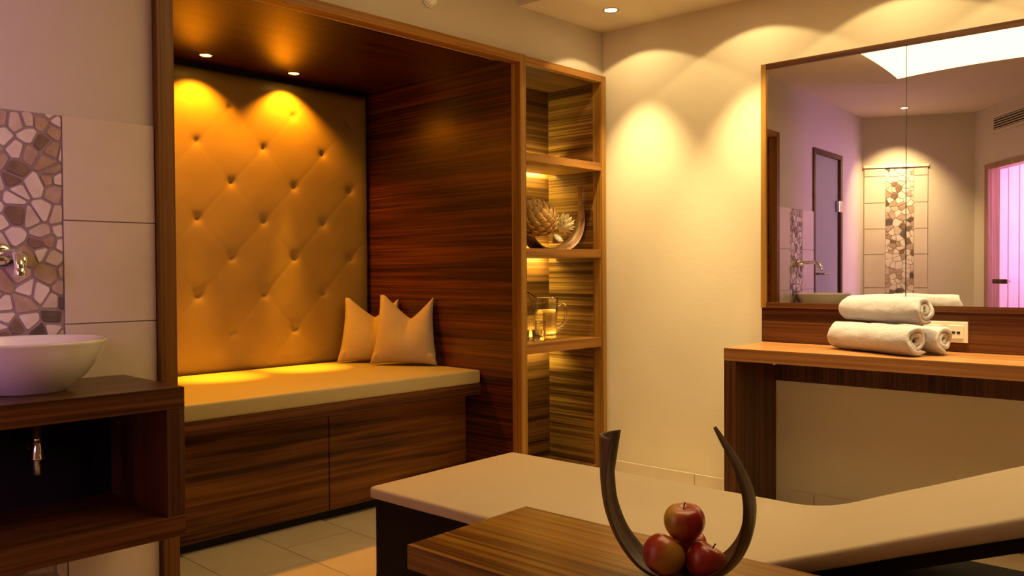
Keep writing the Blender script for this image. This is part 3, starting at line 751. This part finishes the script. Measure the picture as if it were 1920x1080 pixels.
# apples
def apple_mat():
    ma = mat('apple_skin', (.5,.05,.02), .28); N, L, b = nodes(ma); b.inputs['Coat Weight'].default_value = .4
    tc = N.new('ShaderNodeTexCoord'); mp = N.new('ShaderNodeMapping'); mp.inputs['Scale'].default_value = (1, 1, .25)
    L.new(tc.outputs['Object'], mp.inputs[0])
    n = N.new('ShaderNodeTexNoise'); n.inputs['Scale'].default_value = 11; n.inputs['Detail'].default_value = 1.5; L.new(mp.outputs[0], n.inputs['Vector'])
    n2 = N.new('ShaderNodeTexNoise'); n2.inputs['Scale'].default_value = 110; n2.inputs['Detail'].default_value = 2; L.new(mp.outputs[0], n2.inputs['Vector'])
    sp = N.new('ShaderNodeSeparateXYZ'); L.new(tc.outputs['Object'], sp.inputs[0])
    ma1 = N.new('ShaderNodeMath'); ma1.operation = 'MULTIPLY_ADD'; L.new(sp.outputs[0], ma1.inputs[0]); ma1.inputs[1].default_value = 9; L.new(n.outputs['Fac'], ma1.inputs[2])
    ma2 = N.new('ShaderNodeMath'); ma2.operation = 'MULTIPLY_ADD'; L.new(n2.outputs['Fac'], ma2.inputs[0]); ma2.inputs[1].default_value = .22; L.new(ma1.outputs[0], ma2.inputs[2])
    r = ramp(N, [(.28, (.50,.30,.05)), (.50, (.48,.12,.03)), (.72, (.36,.02,.012))]); L.new(ma2.outputs[0], r.inputs[0]); L.new(r.outputs[0], b.inputs['Base Color'])
    return ma
APPLE = apple_mat(); STEM = mat('apple_stem', (.10,.06,.03), .7)
def apple(p, r, tilt, yaw, label, stem=True):
    t = thing('apple', label, 'apple', p, 0, 'red and yellow apples in the leaf bowl'); t.rotation_euler = (rad(tilt[0]), rad(tilt[1]), rad(yaw))
    prof = []
    for k in range(0, 25):
        a = pi*k/24; rr = r*sin(a)*(1+.06*cos(a)); z = r*.97*cos(a)
        if a < .9: z -= r*.34*(1-a/.9)**1.6
        if a > 2.5: z += r*.16*((a-2.5)/(pi-2.5))**1.5
        prof.append((rr if 0 < k < 24 else 0, z))
    bm = bmesh.new(); rg = lathe(bm, prof, 36)
    for v in bm.verts:
        an = atan2(v.co.y, v.co.x); f_ = 1+.018*cos(5*an)*(.5-v.co.z/r); v.co.x *= f_; v.co.y *= f_
    obj('flesh', bm, APPLE, t, smooth=True)
    bm = bmesh.new(); tube(bm, catmull([(0, 0, r*.55), (.001, 0, r*.8), (.004, .001, r*.98)], 4), [.0014]*8+[.0020], 8); obj('stem', bm, STEM, t, smooth=True)
def AP(lat, dz, z): return Fh*(dep+dz)+Rh*lat+Vector((0, 0, z))
apple(AP(.337, .005, .5965), .0405, (8, -6), -40, 'yellow and red apple on top of the pile in the leaf bowl')
apple(AP(.292, -.016, .5375), .0420, (40, -25), 100, 'mostly red apple at the lower left of the pile')
apple(AP(.372, -.026, .5285), .0395, (-25, -15), 200, 'red apple with a yellow patch at the lower right of the pile')
apple(AP(.352, .050, .5350), .0390, (10, 10), 300, 'apple half hidden behind the pile in the leaf bowl')

# ---------------------------------------------------------------- things on the shelves
sbw = obj('leaf_bowl', leafbowl([(.165, .340), (.172, .290), (.178, .235), (.176, .175), (.155, .110), (.115, .055), (.06, .020), (0, .006), (-.06, .012), (-.115, .045), (-.155, .10), (-.18, .16), (-.19, .22)],
            [.060, .035, .045, .070, .10, .125, .14, .145, .14, .125, .10, .06, .02]), SHEATH2, smooth=True)
sbw.location = (3.335, 2.925, 1.2045); sbw.rotation_euler = (0, 0, rad(-14))
tag(sbw, 'curved brown leaf bowl with dried seed heads on the lit middle shelf', 'bowl')
BRACT = speckle('dried_bract', (.42,.23,.06), (.60,.36,.11), 12, .6, .4, 60)
PETAL = speckle('pale_petal', (.68,.58,.34), (.80,.70,.46), 12, .6)
def bractmesh(L_, W_, T_):
    bm = bmesh.new(); n = 6; rows = []
    for j in range(n+1):
        t = j/n; w_ = W_*(sin(pi*min(1, t*.62+.22)))**.8*(1 if t < .75 else (1-t)/.25*.75+.25); rows.append([bm.verts.new((q*w_/2, t*L_, T_*(1-q*q)*sin(pi*(t*.8+.1))+.30*L_*t*t*(.4))) for q in (-1, -.5, 0, .5, 1)])
    for a, b in zip(rows, rows[1:]):
        for k in range(4): bm.faces.new([a[k], a[k+1], b[k+1], b[k]])
    return bm
def head(name, label, cat, p, r, nb, L_, W_, mat_, lean, open_=.35, group=None, core=None, zs_=(-.85, .97)):
    t = thing(name, label, cat, p, 0, group); t.rotation_euler = (rad(lean[0]), rad(lean[1]), 0)
    bm = bmesh.new(); bmesh.ops.create_uvsphere(bm, u_segments=20, v_segments=12, radius=r*.86); obj('core', bm, core or mat_, t, smooth=True)
    me = None
    for i in range(nb):
        f_ = (i+.5)/nb; z = zs_[0]+(zs_[1]-zs_[0])*f_; a = i*2.39996; rr = sqrt(1-z*z)
        nrm = Vector((rr*cos(a), rr*sin(a), z)); up = (Vector((0, 0, 1))-nrm*z).normalized()
        yv = (up*cos(open_)+nrm*sin(open_)).normalized(); xv = yv.cross(nrm).normalized(); zv = xv.cross(yv)
        if me is None:
            o = obj('bract', bractmesh(L_, W_, L_*.16), mat_, t, smooth=True); me = o.data
            sd = o.modifiers.new('t', 'SOLIDIFY'); sd.thickness = L_*.05
        else:
            o = bpy.data.objects.new('bract', me); link(o, t); sd = o.modifiers.new('t', 'SOLIDIFY'); sd.thickness = L_*.05
        mm = Matrix((xv, yv, zv)).transposed().to_4x4(); mm.translation = nrm*r*.86-yv*L_*.35; o.matrix_local = mm
    return t
head('dried_artichoke', 'large brown dried artichoke head in the shelf bowl', 'dried flower', (3.205, 2.915, 1.356), .100, 88, .060, .050, BRACT, (12, -14), .18)
head('dried_flower', 'small pale dried flower head beside the large artichoke', 'dried flower', (3.375, 2.885, 1.335), .043, 46, .042, .020, PETAL, (8, 18), .75)
lp = thing('lotus_pod', 'small whitish lotus seed pod low in the shelf bowl', 'seed pod', (3.315, 2.872, 1.262)); lp.rotation_euler = (rad(48), rad(12), 0)
bm = bmesh.new(); lathe(bm, [(0, -.035), (.008, -.033), (.018, -.02), (.029, -.004), (.032, .001), (.030, .004), (0, .006)], 26); obj('cup', bm, mat('pod_brown', (.35,.26,.17), .7), lp, smooth=True)
sm_ = mat('pod_seed', (.80,.74,.62), .5); me = None
for i in range(19):
    a = i*2.39996; r_ = .0265*sqrt((i+.4)/19)
    if me is None:
        bm = bmesh.new(); bmesh.ops.create_uvsphere(bm, u_segments=10, v_segments=6, radius=.0042); o = obj('seed', bm, sm_, lp, smooth=True); me = o.data
    else: o = bpy.data.objects.new('seed', me); link(o, lp)
    o.location = (r_*cos(a), r_*sin(a), .0065)
# glass jug and tumbler
GL = mat('glass', (1, .99, .95), .0, 0, IOR=1.45, Transmission_Weight=1.0)
WATER = mat('water', (.97, .97, .85), .0, 0, IOR=1.33, Transmission_Weight=1.0)
ZS = .741
jg = thing('glass_jug', 'clear glass water jug with handle and raised spout on the lower shelf', 'jug', (3.298, 2.945, ZS+.0005)); jg.rotation_euler = (0, 0, rad(-35))
n = 48; prof = [(0, 0), (.052, 0), (.056, .003), (.057, .012), (.0585, .06), (.062, .12), (.066, .18), (.0675, .208), (.0675, .212), (.0655, .213), (.0645, .208), (.0625, .17), (.058, .11), (.054, .05), (.052, .020), (.045, .015), (0, .014)]
bm = bmesh.new(); rg = lathe(bm, prof, n)
for v in bm.verts:
    if v.co.z > .13:
        a = atan2(v.co.y, v.co.x); d_ = abs(abs(a)-pi); e = exp(-(d_/.42)**2)*((v.co.z-.13)/.083)**2
        v.co.x -= .034*e; v.co.z += .036*e
obj('body', bm, GL, jg, smooth=True)
bm = bmesh.new(); tube(bm, catmull([(.063, 0, .172), (.085, 0, .180), (.103, 0, .170), (.108, 0, .150), (.107, 0, .100), (.103, 0, .082), (.085, 0, .066), (.0585, 0, .058)], 6), .0078, 12); obj('handle', bm, GL, jg, smooth=True)
bm = bmesh.new(); lathe(bm, [(0, .0145), (.045, .0155), (.0525, .022), (.0542, .05), (.0582, .11), (.0615, .152), (0, .152)], n); obj('water', bm, WATER, jg, smooth=True)
tu = thing('glass_tumbler', 'short faceted glass tumbler standing in front of the jug', 'glass', (3.160, 2.868, ZS+.0005))
bm = bmesh.new(); lathe(bm, [(0, 0), (.029, 0), (.032, .003), (.036, .045), (.0385, .094), (.038, .096), (.0365, .094), (.034, .05), (.030, .022), (0, .018)], 12); obj('body', bm, GL, tu)
bm = bmesh.new(); lathe(bm, [(0, .0185), (.0295, .0225), (.0325, .045), (.0335, .055), (0, .055)], 12); obj('water', bm, WATER, tu)
tu2 = thing('glass_tumbler', 'second glass tumbler beside the post, mostly hidden on the lower shelf', 'glass', (3.075, 2.90, ZS+.0005))
for ch in tu.children:
    c_ = ch.copy(); COL.objects.link(c_); c_.parent = tu2
tu['group'] = tu2['group'] = 'glass tumblers on the lower shelf'
